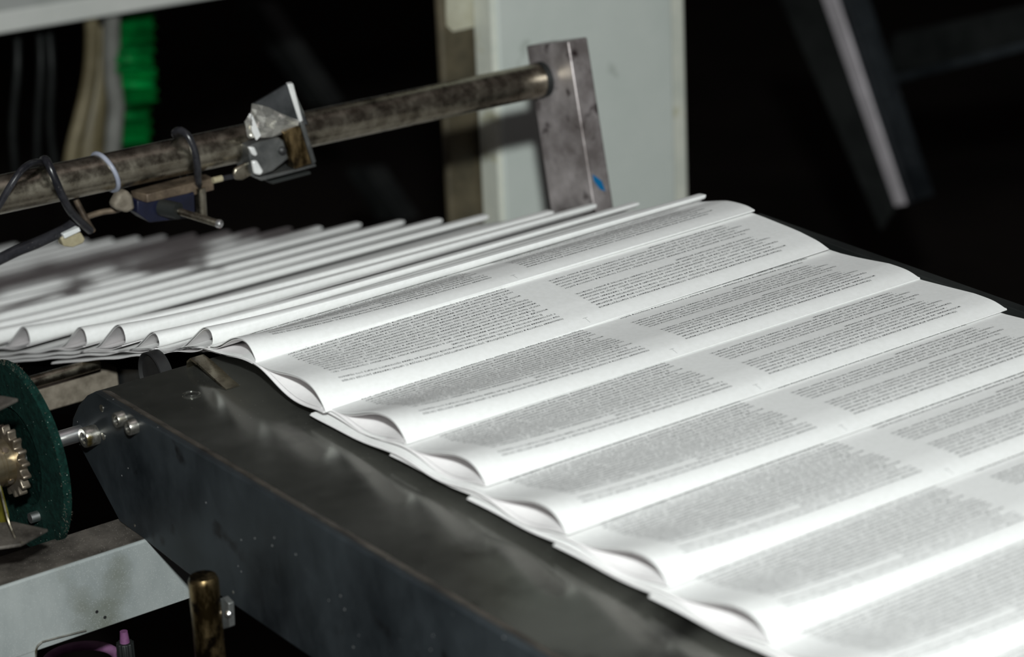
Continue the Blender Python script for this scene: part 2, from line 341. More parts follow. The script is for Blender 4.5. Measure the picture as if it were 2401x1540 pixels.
def leaf_ts(P, top):
    sp = P['span']
    a = np.linspace(0, 1, 22)**1.7*sp*0.45; b = np.linspace(sp*0.45, sp*1.15, 26)[1:]; c = np.linspace(sp*1.15, LS, 26)[1:]
    return np.concatenate([a, b, c])
def build_signature(Xf, P, text_lines, label):
    s_fold = float(np.interp(Xf, GX, GS)); x, z, tx, tz = [float(q) for q in path_at(s_fold)]
    org = Vector((x, P['y0'], z)); e = thing('folded_signature', label, 'printed sheet', org, 'folded signatures on the conveyor')
    def mk(name, V, F, mats, mi=None, smooth=True):
        V = np.asarray(V)-np.array(org); me = bpy.data.meshes.new(name); me.from_pydata(V.tolist(), [], F)
        for m in mats: me.materials.append(M[m])
        if mi is not None: me.polygons.foreach_set('material_index', np.array(mi, dtype=np.int32))
        me.polygons.foreach_set('use_smooth', np.ones(len(F), dtype=bool)); me.set_sharp_from_angle(angle=math.radians(50)); me.update()
        o = bpy.data.objects.new(name, me); C.objects.link(o); o.parent = e; return o
    th = 0.00055; ts = leaf_ts(P, 1)
    up_fn = lambda t, v: heights(t, v, P)[1]
    V, F = strip(s_fold, ts, up_fn, th, 0, W, P)
    # nose: the paper turning under at the fold
    nn = 7; vv = np.linspace(0, W, 22); NV = []
    for v in vv:
        lo, up = [float(q[0]) for q in heights(np.array([0.0]), np.array([v]), P)]
        H = up-lo+1e-5
        for j in range(nn):
            a = j/(nn-1); tt = P['nose']*(a**2)*0.9; hh = up-H*(math.sin(a*math.pi/2)**0.9 if a > 0 else 0)
            NV.append(world_pts(s_fold, np.array([tt-0.0002]), np.array([v]), np.array([hh-0.0]), P)[0])
    o = len(V); V = np.concatenate([V, np.array(NV)])
    for i in range(21):
        for j in range(nn-1):
            a = o+i*nn+j; F.append((a, a+nn, a+nn+1, a+1))
    mi = [0]*len(F); mats = ['paper']
    if text_lines:
        tv, tf, tb = TEXTS[text_lines]
        h = heights(tv[:, 0], tv[:, 1], P)[1]+0.00013
        GV = world_pts(s_fold, tv[:, 0], tv[:, 1], h, P); k = len(V)
        V = np.concatenate([V, GV]); F = F+[tuple(i+k for i in f) for f in tf]; mi += [1+q for q in tb]; mats = ['paper', 'ink', 'ink_bold']
    mk('upper_leaf', V, F, mats, mi)
    def lo_fn(t, v):
        lo, up = heights(t, v, P); n_ = P['nose']*0.9
        c = np.clip(1-t/max(n_*1.0, 1e-4), 0, 1); return lo+th+c**2.2*(up-lo)*0.15*0
    tl = leaf_ts(P, 0)+P['nose']*0.85; tl[-1] = LS-0.0; tl = np.sort(np.minimum(tl, LS+0.003*np.arange(len(tl))/len(tl)))
    V, F = strip(s_fold, tl, lo_fn, th, -0.0008, W+0.0008, P); mk('lower_leaf', V, F, ['paper_inside'])
    # inner pages hugging the two leaves
    ti = leaf_ts(P, 1); ti = ti[(ti > 0.004) & (ti < P['span']*1.02)]
    def in_up(t, v):
        lo, up = heights(t, v, P); return np.maximum(up-th-0.0005-0.0004*np.clip(t/0.05, 0, 1), lo+th+0.0005)
    V, F = strip(s_fold, ti, in_up, 0.0004, 0.0006, W-0.001, P); mk('inner_page', V, F, ['paper_inside'])
    def in_lo(t, v):
        lo, up = heights(t, v, P); return np.minimum(lo+th+0.0005+0.0008*np.sin(np.clip(t/P['span'], 0, 1)*math.pi), up-th-0.0010)
    V, F = strip(s_fold, tl[(tl > 0.006) & (tl < P['span']*1.02)], in_lo, 0.0003, 0.0012, W-0.002, P); mk('inner_page', V, F, ['paper_inside'])
    return e
TEXTS = {20: sheet_text(20), 12: sheet_text(12)}
def prm(**k):
    d = dict(A0=0.0085, A1=0.0029, span=0.080, span1=0.078, b=0.0006, nose=0.0012, pitch=PF, th=0.0034, drop=0.0, lift0=0, lift1=0, y0=0.0, skew=0.0, sag=0.0068, k=0.9, flat=True); d.update(k); return d
flat = [(1, -0.078, prm(A0=0.009, A1=0.0015, b=0.0042, nose=0.004, drop=0.002, lift0=-0.002, lift1=0.003, span=0.056, span1=0.054, flat=False, sag=0.004, th=0.0024), 20,
         'sheet just past the crest, blunt lifted fold, only two or three text lines showing'),
        (2, 0.0035, prm(A0=0.0095, A1=0.0032, b=0.0018, nose=0.002, lift0=-0.0035, lift1=0.001, skew=-0.003, flat=False, th=0.0024), 20,
         'first flat sheet after the crest, its left page text in sharpest focus'),
        (3, 0.0865, prm(A0=0.0095, th=0.0029, y0=0.0045), 20, 'second flat sheet past the crest, just in front of the sharply focused one'),
        (4, 0.167, prm(y0=0.0045, th=0.0026), 20, 'third flat sheet past the crest, its far corner last inside the right frame edge'),
        (5, 0.2485, prm(), 20, 'fourth flat sheet past the crest, fold running out of the right frame edge'),
        (6, 0.3345, prm(y0=0.0015), 20, 'fifth flat sheet past the crest, near corner close to the lower edge, bright margin'),
        (7, 0.4165, prm(), 20, 'blurred sheet whose near fold corner is lowest and nearest in the frame'),
        (8, 0.4985, prm(), 20, 'blurred sheet in the bottom right corner with its fold leaving the frame'),
        (9, 0.582, prm(), 20, 'foremost sheet of the stream, only its blurred rear text showing at bottom right')]
for i, X, P, nl, lab in flat: build_signature(X, P, nl, lab)
inc_lab = ['crest sheet with thick blunt fold, its far tip just right of the white cabinet',
  'second sheet back from the crest, its far tip in front of the white cabinet',
  'third sheet back from the crest, its far tip at the foot of the steel post',
  'fourth sheet back from the crest, far tip left of the steel post',
  'fifth sheet back from the crest, far tip at the brown upright',
  'sixth sheet back from the crest, its near opening at the left frame edge']
inc_X = [-0.1315, -0.2075, -0.256, -0.323, -0.418, -0.478]
x = -0.539
for dx in [0.0, .075, .066, .052, .058, .062, .060, .063, .058, .064, .060, .062, .058, .063]:
    x -= dx; inc_X.append(x)
ordn = ['seventh', 'eighth', 'ninth', 'tenth', 'eleventh', 'twelfth', 'thirteenth', 'fourteenth', 'fifteenth', 'sixteenth', 'seventeenth', 'eighteenth', 'nineteenth', 'twentieth']
for i, X in enumerate(inc_X):
    r = random.Random(i*13+1)
    P = prm(flat=False, th=0.0027, drop=0.0055, sag=0.002, span1=0.05, A0=0.0062+r.uniform(-.0015, .002), A1=0.0022+r.uniform(0, .0008), b=0.0078, nose=0.0085, pitch=0.066, span=0.058+r.uniform(-.004, .006), k=0.42,
            skew=r.uniform(-.006, .004) if i > 1 else 0, y0=r.uniform(-.003, .003) if i > 2 else 0)
    gap = (X-inc_X[i+1])*1.04 if i+1 < len(inc_X) else 0.06
    P['span'] = min(P['span'], gap*0.98); P['span1'] = min(P['span1'], gap*0.96); P['th'] = 0.0030; P['pitch'] = 0.060; P['b'] = min(0.0078, gap*0.12)
    if i == 0: P['lift0'] = 0.002; P['lift1'] = 0.0065
    if i == 1: P['skew'] = -0.004; P['lift1'] = 0.004
    if i == 2: P['skew'] = -0.009; P['lift0'] = 0.002; P['lift1'] = 0.004
    if i >= len(inc_lab): lab = ordn[i-6]+' sheet back from the crest on the blurred rising stream, counted up the slope'
    else: lab = inc_lab[i]
    build_signature(X, P, 12 if i < 3 else 0, lab)

# ------------------------------------------------------------------ conveyor tables
ZR = -0.0165; YS = -0.081
t = thing('conveyor_table', 'dark steel conveyor table under the printed sheets with a bolted side plate', 'conveyor', (0.4, YS, -0.1))
z_r = ZR
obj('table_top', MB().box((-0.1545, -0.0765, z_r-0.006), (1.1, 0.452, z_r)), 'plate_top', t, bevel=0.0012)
ol = [onY(a, b, YS) for a, b in [(222, 918), (203, 927), (184, 949), (170, 980), (168, 1002), (178, 1030), (281, 1224), (340, 1266), (437, 1342), (516, 1397), (711, 1530)]]
outline = [(p.x, p.z) for p in ol]+[(1.1, ol[-1].z-0.004), (1.1, ol[0].z)]; ZP = ol[0].z
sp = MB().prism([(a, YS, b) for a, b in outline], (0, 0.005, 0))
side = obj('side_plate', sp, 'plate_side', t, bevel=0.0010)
obj('edge_strip', MB().prism([(ol[0].x, YS+0.0050, ZP-0.0001), (ol[0].x, YS+0.0115, ZR+0.0006), (1.1, YS+0.0115, ZR+0.0006), (1.1, YS+0.0050, ZP-0.0001)], (0, 0, -0.004)), 'lip', t, bevel=0.0008)
obj('far_rail', MB().box((-0.12, 0.452, -0.08), (1.1, 0.462, -0.012)), 'dark_machine', t, bevel=0.001)
# holes and socket bolts in the side plate
def socket_bolt(px, py, r, h, parent, plane=YS):
    p = onY(px, py, plane)-Vector((0, 0.0, 0))
    b = obj('socket_bolt', MB().lathe(p+Vector((0, 0.0005, 0)), (0, -1, 0), [(0, r), (h*0.9, r), (h, r*0.92), (h, r*0.58), (h-0.002, r*0.56), (h-0.0021, 0.0001)], 40), 'bolt', parent, smooth=True)
    hx = MB(); hx.lathe(p+Vector((0, 0.0, 0)), (0, -1, 0), [(h-0.0019, r*0.5), (h-0.0017, r*0.5)], 6)
    s = obj('hex_recess', hx, 'black', b); s.matrix_parent_inverse = Matrix.Identity(4)
    return b
socket_bolt(225, 1018, 0.0068, 0.010, t)
socket_bolt(290, 980, 0.0050, 0.0065, t)
socket_bolt(318, 998, 0.0050, 0.0065, t)
for (px, py, r) in [(239, 957, 0.0024), (243, 1023, 0.0024)]:
    p = onY(px, py, YS); obj('plug_hole', MB().lathe(p+Vector((0, 0.0005, 0)), (0, -1, 0), [(0, r), (0.0009, r), (0.0010, r*.8)], 24), 'bolt', t, smooth=True)
for (px, py) in [(316, 1232), (547, 1388)]:
    p = onY(px, py, YS); obj('pin', MB().lathe(p+Vector((0, 0.0005, 0)), (0, -1, 0), [(0, .001), (0.0006, .001)], 14), 'bolt', t)
p = onZ(449, 926, ZR)
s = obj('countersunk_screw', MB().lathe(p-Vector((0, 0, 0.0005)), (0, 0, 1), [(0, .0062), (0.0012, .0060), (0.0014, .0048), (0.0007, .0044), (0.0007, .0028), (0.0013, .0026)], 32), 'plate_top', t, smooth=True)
# a curved guide lip at the head of the table
gp = [(-0.1500, -0.020), (-0.1480, -0.0115), (-0.1425, -0.0075), (-0.133, -0.0085), (-0.121, -0.0110), (-0.106, -0.0145), (-0.098, -0.0160)]
poly = [(a, -0.012, b) for a, b in gp]+[(a-0.0003, -0.012, b-0.0016) for a, b in reversed(gp)]
obj('guide_lip', MB().prism(poly, (0, 0.010, 0)), 'steel', t, smooth=True)

t2 = thing('feed_conveyor', 'dark inclined feed conveyor carrying the rising stream of sheets', 'conveyor', (-0.9, 0.2, -0.35))
def incl(X, dz): return ZL(X)-dz-0.005
mb = MB().prism([(-0.19, 0.035, incl(-0.19, 0.0215)), (-1.75, 0.035, incl(-1.75, 0.0215)), (-1.75, 0.035, incl(-1.75, 0.06)), (-0.19, 0.035, incl(-0.19, 0.06))], (0, 0.35, 0))
mb.v = [(a, b, c-0.006) for a, b, c in mb.v]
obj('belt', mb, 'belt', t2)
rc_ = onY(352, 884, -0.012); rr_ = 0.0172
obj('pulley', MB().lathe(rc_, (0, 1, 0), [(0.002, 0.004), (0.002, rr_-0.003), (0.0, rr_-0.001), (0.0005, rr_), (0.009, rr_), (0.0095, rr_-0.001)], 64), 'black', t2, smooth=True)
obj('pulley_arm', MB().prism([rc_+Vector((-0.006, 0.004, 0.004)), rc_+Vector((0.006, 0.004, 0.004)), rc_+Vector((-0.02, 0.004, -0.09)), rc_+Vector((-0.04, 0.004, -0.09))], (0, 0.004, 0)), 'dark_machine', t2)
obj('far_side_rail', MB().prism([(-0.16, 0.43, incl(-0.16, 0.03)), (-1.75, 0.43, incl(-1.75, 0.03)), (-1.75, 0.43, incl(-1.75, 0.12)), (-0.16, 0.43, incl(-0.16, 0.12))], (0, 0.012, 0)), 'dark_machine', t2)

# cross members seen under the near edge of the stream
Xb = -0.34
def prX(polypx, X, th, ext=None): return MB().prism([onX(a, b, X) for a, b in polypx], (-th, 0, 0))
a = onX(95, 903, Xb); b = onX(330, 848, Xb); zc = (a.z+b.z)/2
cb = thing('cross_bar', 'dusty brown cross bar below the near edge of the sheets', 'bar', (Xb, -0.2, zc-0.01))
obj('bar_body', MB().box((Xb-0.02, -0.30, zc-0.0195), (Xb, 0.033, zc-0.001)), 'brown_bar', cb, bevel=0.001)
a = onX(80, 882, Xb+0.01); b = onX(300, 832, Xb+0.01); zz = (a.z+b.z)/2
tag(obj('round_rod', MB().cyl((Xb+0.012, -0.32, zz-0.001), (Xb+0.012, 0.012, zz-0.001), 0.0045, 24), 'steel', smooth=True), 'thin shiny dark rod just above the dusty brown cross bar', 'rod')

# ------------------------------------------------------------------ felt wheel with sprocket, lower left
YW = -0.125
wc = Vector((-0.179, YW, -0.057))
wh = thing('felt_wheel', 'dark green felt covered disc with fuzzy rim, cut by the left frame edge', 'wheel', wc)
Rw = (onY(165, 1140, YW)-wc).length*0.0+0.0640
obj('felt_disc', MB().lathe(wc+Vector((0, 0.006, 0)), (0, -1, 0), [(0, Rw-0.001), (0.0005, Rw), (0.0055, Rw), (0.006, Rw-0.0006), (0.006, 0.034), (0.004, 0.033)], 96), 'felt', wh, smooth=True)
# fuzz on the rim
fz = MB(); rf = random.Random(3)
for i in range(700):
    an = rf.uniform(0, 2*math.pi); yy = rf.uniform(-0.001, 0.006); l = rf.uniform(0.0008, 0.0024); R0 = Rw-0.0004
    d = Vector((math.cos(an), 0, math.sin(an))); p0 = wc+d*R0+Vector((0, yy, 0)); p1 = p0+d*l+Vector((rf.uniform(-1, 1), rf.uniform(-1, 1), rf.uniform(-1, 1)))*0.0008
    w_ = Vector((rf.uniform(-1, 1), rf.uniform(-1, 1), rf.uniform(-1, 1))).normalized()*0.00012
    fz.add([p0-w_, p0+w_, p1], [(0, 1, 2)])
f_ = obj('felt_fuzz', fz, 'brown_bar', wh); f_['kind'] = 'stuff'
obj('wheel_web', MB().lathe(wc+Vector((0, 0.004, 0)), (0, -1, 0), [(0, 0.033), (0.002, 0.033)], 64), 'black', wh)
# sprocket
sc_ = onY(14, 1082, YW-0.02); ns = 17; prof = []
wh2 = thing('sprocket_wheel', 'worn bronze brown toothed sprocket with round hub before the green disc', 'sprocket', sc_)
Rs = 0.0235
for i in range(ns):
    for q, rr in [(0.0, 0.80), (0.22, 0.86), (0.36, 1.0), (0.5, 1.02), (0.64, 1.0), (0.78, 0.86)]:
        an = (i+q)/ns*2*math.pi; prof.append(sc_+Vector((math.cos(an)*Rs*rr, 0, math.sin(an)*Rs*rr)))
sk = obj('sprocket', MB().prism(prof, (0, 0.006, 0)), 'gear', wh2, bevel=0.0007)
hb = obj('hub', MB().lathe(sc_+Vector((0, 0.001, 0)), (0, -1, 0), [(0, 0.0150), (0.006, 0.0150), (0.0065, 0.0144), (0.0085, 0.0144), (0.009, 0.0150), (0.020, 0.0150), (0.021, 0.0142), (0.021, 0.006)], 64), 'hub', wh2, smooth=True)
for an in (0.9, -0.6, -2.0):
    pp = sc_+Vector((math.cos(an)*0.0152, -0.0035, math.sin(an)*0.0152))
    obj('set_screw', MB().lathe(pp-Vector((math.cos(an), 0, math.sin(an)))*0.001, (math.cos(an), 0, math.sin(an)), [(0, .0022), (.0012, .0022), (.0013, .001)], 18), 'gear', wh2, smooth=True)
obj('shaft', MB().cyl(sc_+Vector((0, -0.03, 0)), sc_+Vector((0, 0.012, 0)), 0.006, 32), 'chrome', wh2, smooth=True)
# chrome cross shaft between the wheel and the table nose
a = onY(152, 1026, -0.093)
tag(obj('chrome_shaft', MB().cyl((a.x, YW+0.008, a.z), (a.x, 0.30, a.z), 0.0055, 32), 'chrome', smooth=True), 'short bright chrome shaft between green wheel and table nose', 'shaft')
# brackets around the sprocket
YB = -0.17
bt = thing('upper_bracket', 'dark flat bracket tip above the sprocket at the left frame edge', 'bracket', onY(0, 940, YB))
obj('bracket_plate', MB().prism([onZ(-60, 950, onY(0, 940, YB).z), onZ(-60, 925, onY(0, 940, YB).z), onZ(10, 928, onY(0, 940, YB).z), onZ(42, 934, onY(0, 940, YB).z), onZ(0, 955, onY(0, 940, YB).z)], (0, 0, -0.002)), 'beam_top', bt, bevel=0.0003)
zb2 = onY(70, 1250, YB).z
bl = thing('lower_bracket', 'dusty grey bracket with bent wire and yellow strip below the sprocket', 'bracket', onZ(50, 1250, zb2))
obj('bracket_plate', MB().prism([onZ(30, 1222, zb2), onZ(112, 1240, zb2), onZ(48, 1275, zb2), onZ(-60, 1290, zb2), onZ(-60, 1230, zb2)], (0, 0, -0.0018)), 'beam_top', bl, bevel=0.0003)
q = [onY(-4, 1130, YB-0.01), onY(4, 1160, YB-0.01), onY(18, 1215, YB-0.01), onY(33, 1255, YB-0.01), onY(42, 1271, YB-0.01), onY(52, 1272, YB-0.01)]
obj('bent_wire', MB().tube(smooth_path(q), 0.0008, 10), 'steel', bl, smooth=True)
obj('yellow_strip', MB().prism([onY(-40, 1130, YB), onY(-2, 1140, YB), onY(14, 1200, YB), onY(26, 1262, YB), onY(-40, 1275, YB)], (0, 0.0015, 0)), 'yellow_strip', bl, bevel=0.0003)
p = onY(70, 1215, YW-0.006)
obj('chrome_pin', MB().cyl(p, p+Vector((0, 0.012, -0.0)), 0.0035, 20), 'chrome', wh, smooth=True)

# ------------------------------------------------------------------ square tube beam, lower left
XF = onY(340, 1266, YS).x
ztop = onX(340, 1266, XF).z
bm_ = thing('square_tube', 'grey painted square steel tube with dusty top running in from the lower left', 'tube', (XF-0.02, -0.2, -0.146))
yl, yr = -0.60, 0.10
obj('tube_body', MB().prism([(XF, yl, ztop-0.001), (XF-0.001, yl, ztop), (XF-0.040, yl, ztop), (XF-0.040, yl, ztop-0.051), (XF, yl, ztop-0.051)], (0, yr-yl, 0)), 'beam_side', bm_, bevel=0.0015, seg=3)
obj('dirty_top', MB().prism([(XF-0.0015, yl, ztop+0.0002), (XF-0.039, yl, ztop+0.0002), (XF-0.039, yr, ztop+0.0002), (XF-0.0015, yr, ztop+0.0002)], (0, 0, 0.0005)), 'beam_top', bm_)
gp_ = [onX(a, b, XF-0.0003) for a, b in [(-90, 1470), (84, 1470), (130, 1485), (112, 1502), (96, 1508), (86, 1520), (84, 1600), (-90, 1640)]]
obj('gusset_plate', MB().prism(gp_, (-0.005, 0, 0)), 'beam_side', bm_, bevel=0.0006)
e_ = [onX(a, b, XF+0.0006) for a, b in [(84, 1570), (85, 1524), (95, 1508), (112, 1501), (202, 1478)]]
obj('torn_edge', MB().tube(smooth_path(e_), 0.0007, 8), 'bolt', bm_, smooth=True)
for (a, b) in [(227, 1434), (246, 1447)]:
    pp = onX(a, b, XF); obj('pin_hole', MB().lathe(pp-Vector((0.0005, 0, 0)), (1, 0, 0), [(0, .0011), (.0007, .0011)], 16), 'black', bm_)
# welded bracket below the tube and pin post
YP = -0.105
pt_ = onY(476, 1350, YP)
pin = thing('locating_pin', 'tarnished brass coloured upright pin in front of the table side plate', 'pin', (pt_.x, YP, pt_.z-0.09))
rp = 0.0093
obj('pin_shaft', MB().lathe((pt_.x, YP, pt_.z-0.09), (0, 0, 1), [(0, rp), (0.0865, rp), (0.088, rp*0.96), (0.090, rp*0.86)], 40), 'brass', pin, smooth=True)
for (a, b) in [(446, 1390), (451, 1458)]:
    pp = onY(a, b, YP-0.006); obj('rivet', MB().lathe(pp+Vector((0, 0.003, 0)), (0.2, -1, 0), [(0, .0016), (0.0016, .0016), (.0022, .0009)], 16), 'bolt', pin, smooth=True)
cl = thing('clamp_plate', 'small grey clamp plate with screws right of the brass coloured pin', 'clamp', onY(525, 1440, YP+0.01))
obj('plate', MB().prism([onY(a, b, YP+0.012) for a, b in [(513, 1405), (522, 1400), (536, 1415), (539, 1470), (520, 1477), (513, 1460)]], (0, 0.004, 0)), 'clamp', cl, bevel=0.0006)
for (a, b) in [(538, 1437), (519, 1497)]:
    pp = onY(a, b, YP+0.013); obj('screw', MB().lathe(pp, (0.6, -1, 0), [(0, .0023), (.002, .0023), (.003, .001)], 16), 'chrome', cl, smooth=True)
# purple rubber ring and knob under the tube
mg = onY(190, 1553, -0.10)
tor = MB(); pts = [mg+Vector((math.cos(k/40*2*math.pi)*0.0245*1.0, math.sin(k/40*2*math.pi)*0.0245, 0.0)) for k in range(40)]
tor.tube(pts, 0.0035, 12, closed=True)
tag(obj('rubber_ring', tor, 'magenta', smooth=True), 'purple rubber ring at the bottom frame edge beneath the square tube', 'ring')
kp = onY(294, 1518, -0.09)
kn = thing('star_knob', 'small black fluted knob with a purple stem below the square tube', 'knob', kp)
prof = [kp+Vector((math.cos(i/24*2*math.pi)*(0.0062 if i % 2 else 0.0052), math.sin(i/24*2*math.pi)*(0.0062 if i % 2 else 0.0052), -0.012)) for i in range(24)]
obj('knob_body', MB().prism(prof, (0, 0, 0.016)), 'dark_machine', kn, bevel=0.0006)
obj('stem', MB().lathe(kp+Vector((0, 0, 0.003)), (0, 0, 1), [(0, .0035), (.005, .0030), (.009, .0026)], 16), 'magenta', kn, smooth=True)

# ------------------------------------------------------------------ steel post and cross rod
YPO = 0.44
pf = [onY(a, b, YPO) for a, b in [(1233, 108), (1331, 97), (1392, 486), (1291, 494)]]
ext = lambda a, b, L_: b+(b-a).normalized()*L_
pf = [pf[0], pf[1], ext(pf[1], pf[2], 0.16), ext(pf[0], pf[3], 0.16)]
po = thing('steel_post', 'stained flat steel post leaning beside the white cabinet, holding the rod end', 'post', pf[2])
obj('post_bar', MB().prism(pf, (0, 0.0195, 0)), 'post_metal', po, bevel=0.0014, seg=3)
A_far = Vector((-0.3556, YPO+0.004, 0.0477)); A_px = onX(0, 456, -0.375)
rd_dir = (A_px-A_far).normalized(); A_near = A_far+rd_dir*0.95
def rod_at(px):
    lo_, hi_ = 0.0, 0.95
    for _ in range(50):
        m_ = (lo_+hi_)/2; P_ = A_far+rd_dir*m_-CAM; X_ = CX+FPX*P_.dot(RGT)/P_.dot(FWD)
        if X_ > px: lo_ = m_
        else: hi_ = m_
    return A_far+rd_dir*lo_
RR = 0.0138
rod = thing('cross_rod', 'round greasy steel rod crossing above the sheets from left edge to the post', 'rod', A_far+rd_dir*0.4)
obj('rod_body', MB().tube([A_far, A_near], RR, 64), 'steel', rod, smooth=True)
obj('rod_sleeve', MB().tube([rod_at(1262), rod_at(1302)], RR*1.04, 48), 'dark_machine', rod, smooth=True)
def hit_post(a, b): return onY(a, b, YPO+0.008)
pe = lambda f, y, o: pf[1]+(pf[2]-pf[1])*f+Vector((o, y, 0))
obj('blue_paint_fleck', MB().prism([pe(.365, .0035, .0002), pe(.375, .007, .0002), pe(.39, .0115, .0002), pe(.42, .0135, .0002), pe(.41, .0085, .0002), pe(.385, .0040, .0002)], (0.0003, 0, 0)), 'blue_ink', po)['label'] = 'bright blue paint fleck'

def ring(px, r_extra, r_t, tilt=(0, 0), name='cable_tie', m='tie', label='', cat='cable tie', arc=(0, 2*math.pi)):
    c = rod_at(px); ax = rd_dir; up = (Vector((0, 0, 1))-ax*ax.z).normalized(); sd = ax.cross(up)
    pts = []
    for k in range(49):
        a = arc[0]+(arc[1]-arc[0])*k/48; R_ = RR+r_extra
        pts.append(c+up*math.cos(a)*R_+sd*math.sin(a)*R_+ax*(tilt[0]*math.cos(a)+tilt[1]*math.sin(a)))
    return pts
tp = ring(247, 0.0006, 0.001, (0.004, 0.002))
tag(obj('cable_tie', MB().tube(tp[:-1], 0.0018, 10, closed=True), 'tie', smooth=True), 'pale blue grey plastic tie wrapped around the cross rod', 'cable tie')
# black cable bound round the rod over the sensor bracket
XR = rod_at(450).x
lp = [onX(418, 322, XR-0.012), onX(410, 312, XR+0.0), onX(422, 306, XR+0.008), onX(440, 318, XR+0.015), onX(455, 350, XR+0.0185), onX(462, 385, XR+0.0185), onX(464, 418, XR+0.014), onX(464, 440, XR+0.002), onX(440, 430, XR-0.012), onX(420, 380, XR-0.019), onX(414, 340, XR-0.018)]
tag(obj('black_cable_loop', MB().tube(smooth_path(lp+[lp[0]])[:-1], 0.0028, 12, closed=True), 'cable', smooth=True), 'black cable loop tied around the rod above the sensor bracket', 'cable')
XL = rod_at(60).x
def cab(pts, r, name, label, m='cable', n=12):
    return tag(obj(name, MB().tube(smooth_path(pts), r, n), m, smooth=True), label, 'cable')
cab([onX(-60, 560, XL+0.03), onX(-5, 485, XL+0.025), onX(22, 440, XL+0.021), onX(50, 400, XL+0.019), onX(78, 382, XL+0.011), onX(100, 383, XL-0.004), onX(112, 392, XL-0.016), onX(118, 420, XL-0.021)],
    0.0026, 'black_cable', 'black cable looping over the rod at the far left edge')
cab([onX(104, 400, XL-0.012), onX(98, 382, XL-0.004), onX(106, 374, XL+0.006), onX(116, 390, XL+0.015), onX(132, 428, XL+0.019), onX(150, 468, XL+0.018), onX(170, 500, XL+0.012), onX(192, 522, XL+0.006), onX(212, 540, XL)],
    0.0030, 'black_cable', 'black cable draped over the rod and hanging down beside the connector')
cab([onX(-80, 645, XL), onX(-10, 612, XL), onX(40, 588, XL), onX(90, 568, XL), onX(150, 540, XL-0.002), onX(176, 522, XL-0.004)], 0.0042, 'thick_black_cable', 'thick black cable rising from the left edge to the small connector')
cab([onX(178, 468, XL-0.004), onX(190, 492, XL-0.002), onX(204, 518, XL), onX(218, 542, XL)], 0.0022, 'wire_stub', 'short dark wire stub pointing down beneath the rod', 'wood')
cab([onX(176, 522, XL-0.004), onX(205, 508, XL-0.003), onX(240, 497, XL-0.002), onX(272, 492, XL), onX(300, 480, XL)], 0.0022, 'brown_wire', 'thin brown wire from the connector to the sensor bracket', 'wood')
cn = thing('cable_connector', 'small cream connector with a white edge hanging under the cables', 'connector', onX(172, 570, XL))
obj('connector_body', prX([(143, 560), (150, 552), (190, 545), (200, 560), (196, 570), (172, 580), (150, 578)], XL+0.004, 0.008), 'cream', cn, bevel=0.0008)
obj('white_clip', prX([(148, 549), (186, 533), (190, 542), (152, 560)], XL+0.006, 0.009), 'white_plastic', cn, bevel=0.0005)

# sensor bracket below the rod
XS = rod_at(400).x+0.016
sb = thing('sensor', 'small blue sensor on a brown metal bracket hanging beneath the cross rod', 'sensor', onX(400, 470, XS))
zt = onX(345, 462, XS).z
tp_ = [onZ(a, b, zt) for a, b in [(344, 456), (500, 417), (482, 408), (440, 412), (306, 447)]]
obj('bracket', MB().prism(tp_, (0, 0, -0.0095)), 'wood', sb, bevel=0.0006)
obj('sensor_body', prX([(322, 470), (345, 476), (440, 455), (456, 450), (458, 505), (440, 512), (352, 522), (322, 500)], XS-0.004, 0.020), 'blue', sb, bevel=0.0008)
a = onX(395, 492, XS-0.002); b = onX(420, 498, XS+0.016); c_ = onX(512, 524, XS+0.035)
obj('probe_collar', MB().tube([onX(378, 486, XS-0.004), onX(418, 494, XS+0.010)], 0.0062, 24), 'dark_machine', sb, smooth=True)
obj('probe', MB().tube([onX(415, 494, XS+0.008), c_], 0.0027, 20), 'steel', sb, smooth=True)
dd = (c_-a).normalized()
obj('probe_tip', MB().lathe(c_-dd*0.001, dd, [(0, .0030), (.002, .0033), (.0035, .0028), (.0045, .0012)], 20), 'chrome', sb, smooth=True)
obj('indicator', MB().lathe(c_-dd*0.0015-Vector((0, 0, .0022)), dd, [(0, .0012), (.003, .0012)], 14), 'red', sb, smooth=True)
obj('mounting_screw', MB().tube([onX(470, 440, XS-0.006), onX(474, 510, XS-0.006)], 0.0038, 16), 'steel', sb, smooth=True)
obj('dried_glue', prX([(282, 455), (300, 446), (312, 460), (318, 490), (300, 500), (272, 492), (268, 480)], XS-0.004, 0.010), 'brown_bar', sb, bevel=0.002)
obj('cable_gland', MB().tube([onX(499, 423, XS-0.002), onX(520, 418, XS-0.002)], 0.0024, 14), 'cream', sb, smooth=True)
cab([onX(517, 419, XS-0.003), onX(535, 415, XS-0.003), onX(552, 412, XS-0.003), onX(575, 405, XS-0.006)], 0.0018, 'black_lead', 'short black lead between the sensor bracket and the shiny clamp')

# the shiny clamp with its reflector
XC = rod_at(660).x+RR+0.003
rc = thing('reflector_clamp', 'shiny clamp with upright chrome edged reflector wrapped round the cross rod', 'clamp', onX(660, 330, XC))
obj('reflector_plate', MB().prism([onX(a, b, XC) for a, b in [(592, 245), (675, 196), (682, 199), (722, 292), (700, 292), (655, 268), (620, 250)]], (-0.004, 0.003, 0)), 'dark_glass', rc, bevel=0.0004)
obj('chrome_edge', MB().prism([onX(a, b, XC+0.002) for a, b in [(674, 198), (688, 196), (711, 284), (702, 288)]], (-0.006, 0.002, 0)), 'painted_glint', rc, bevel=0.0008)
obj('fin_edge', MB().prism([onX(a, b, XC+0.002) for a, b in [(703, 288), (713, 284), (742, 380), (732, 386)]], (-0.006, 0.002, 0)), 'clamp', rc, bevel=0.0008)
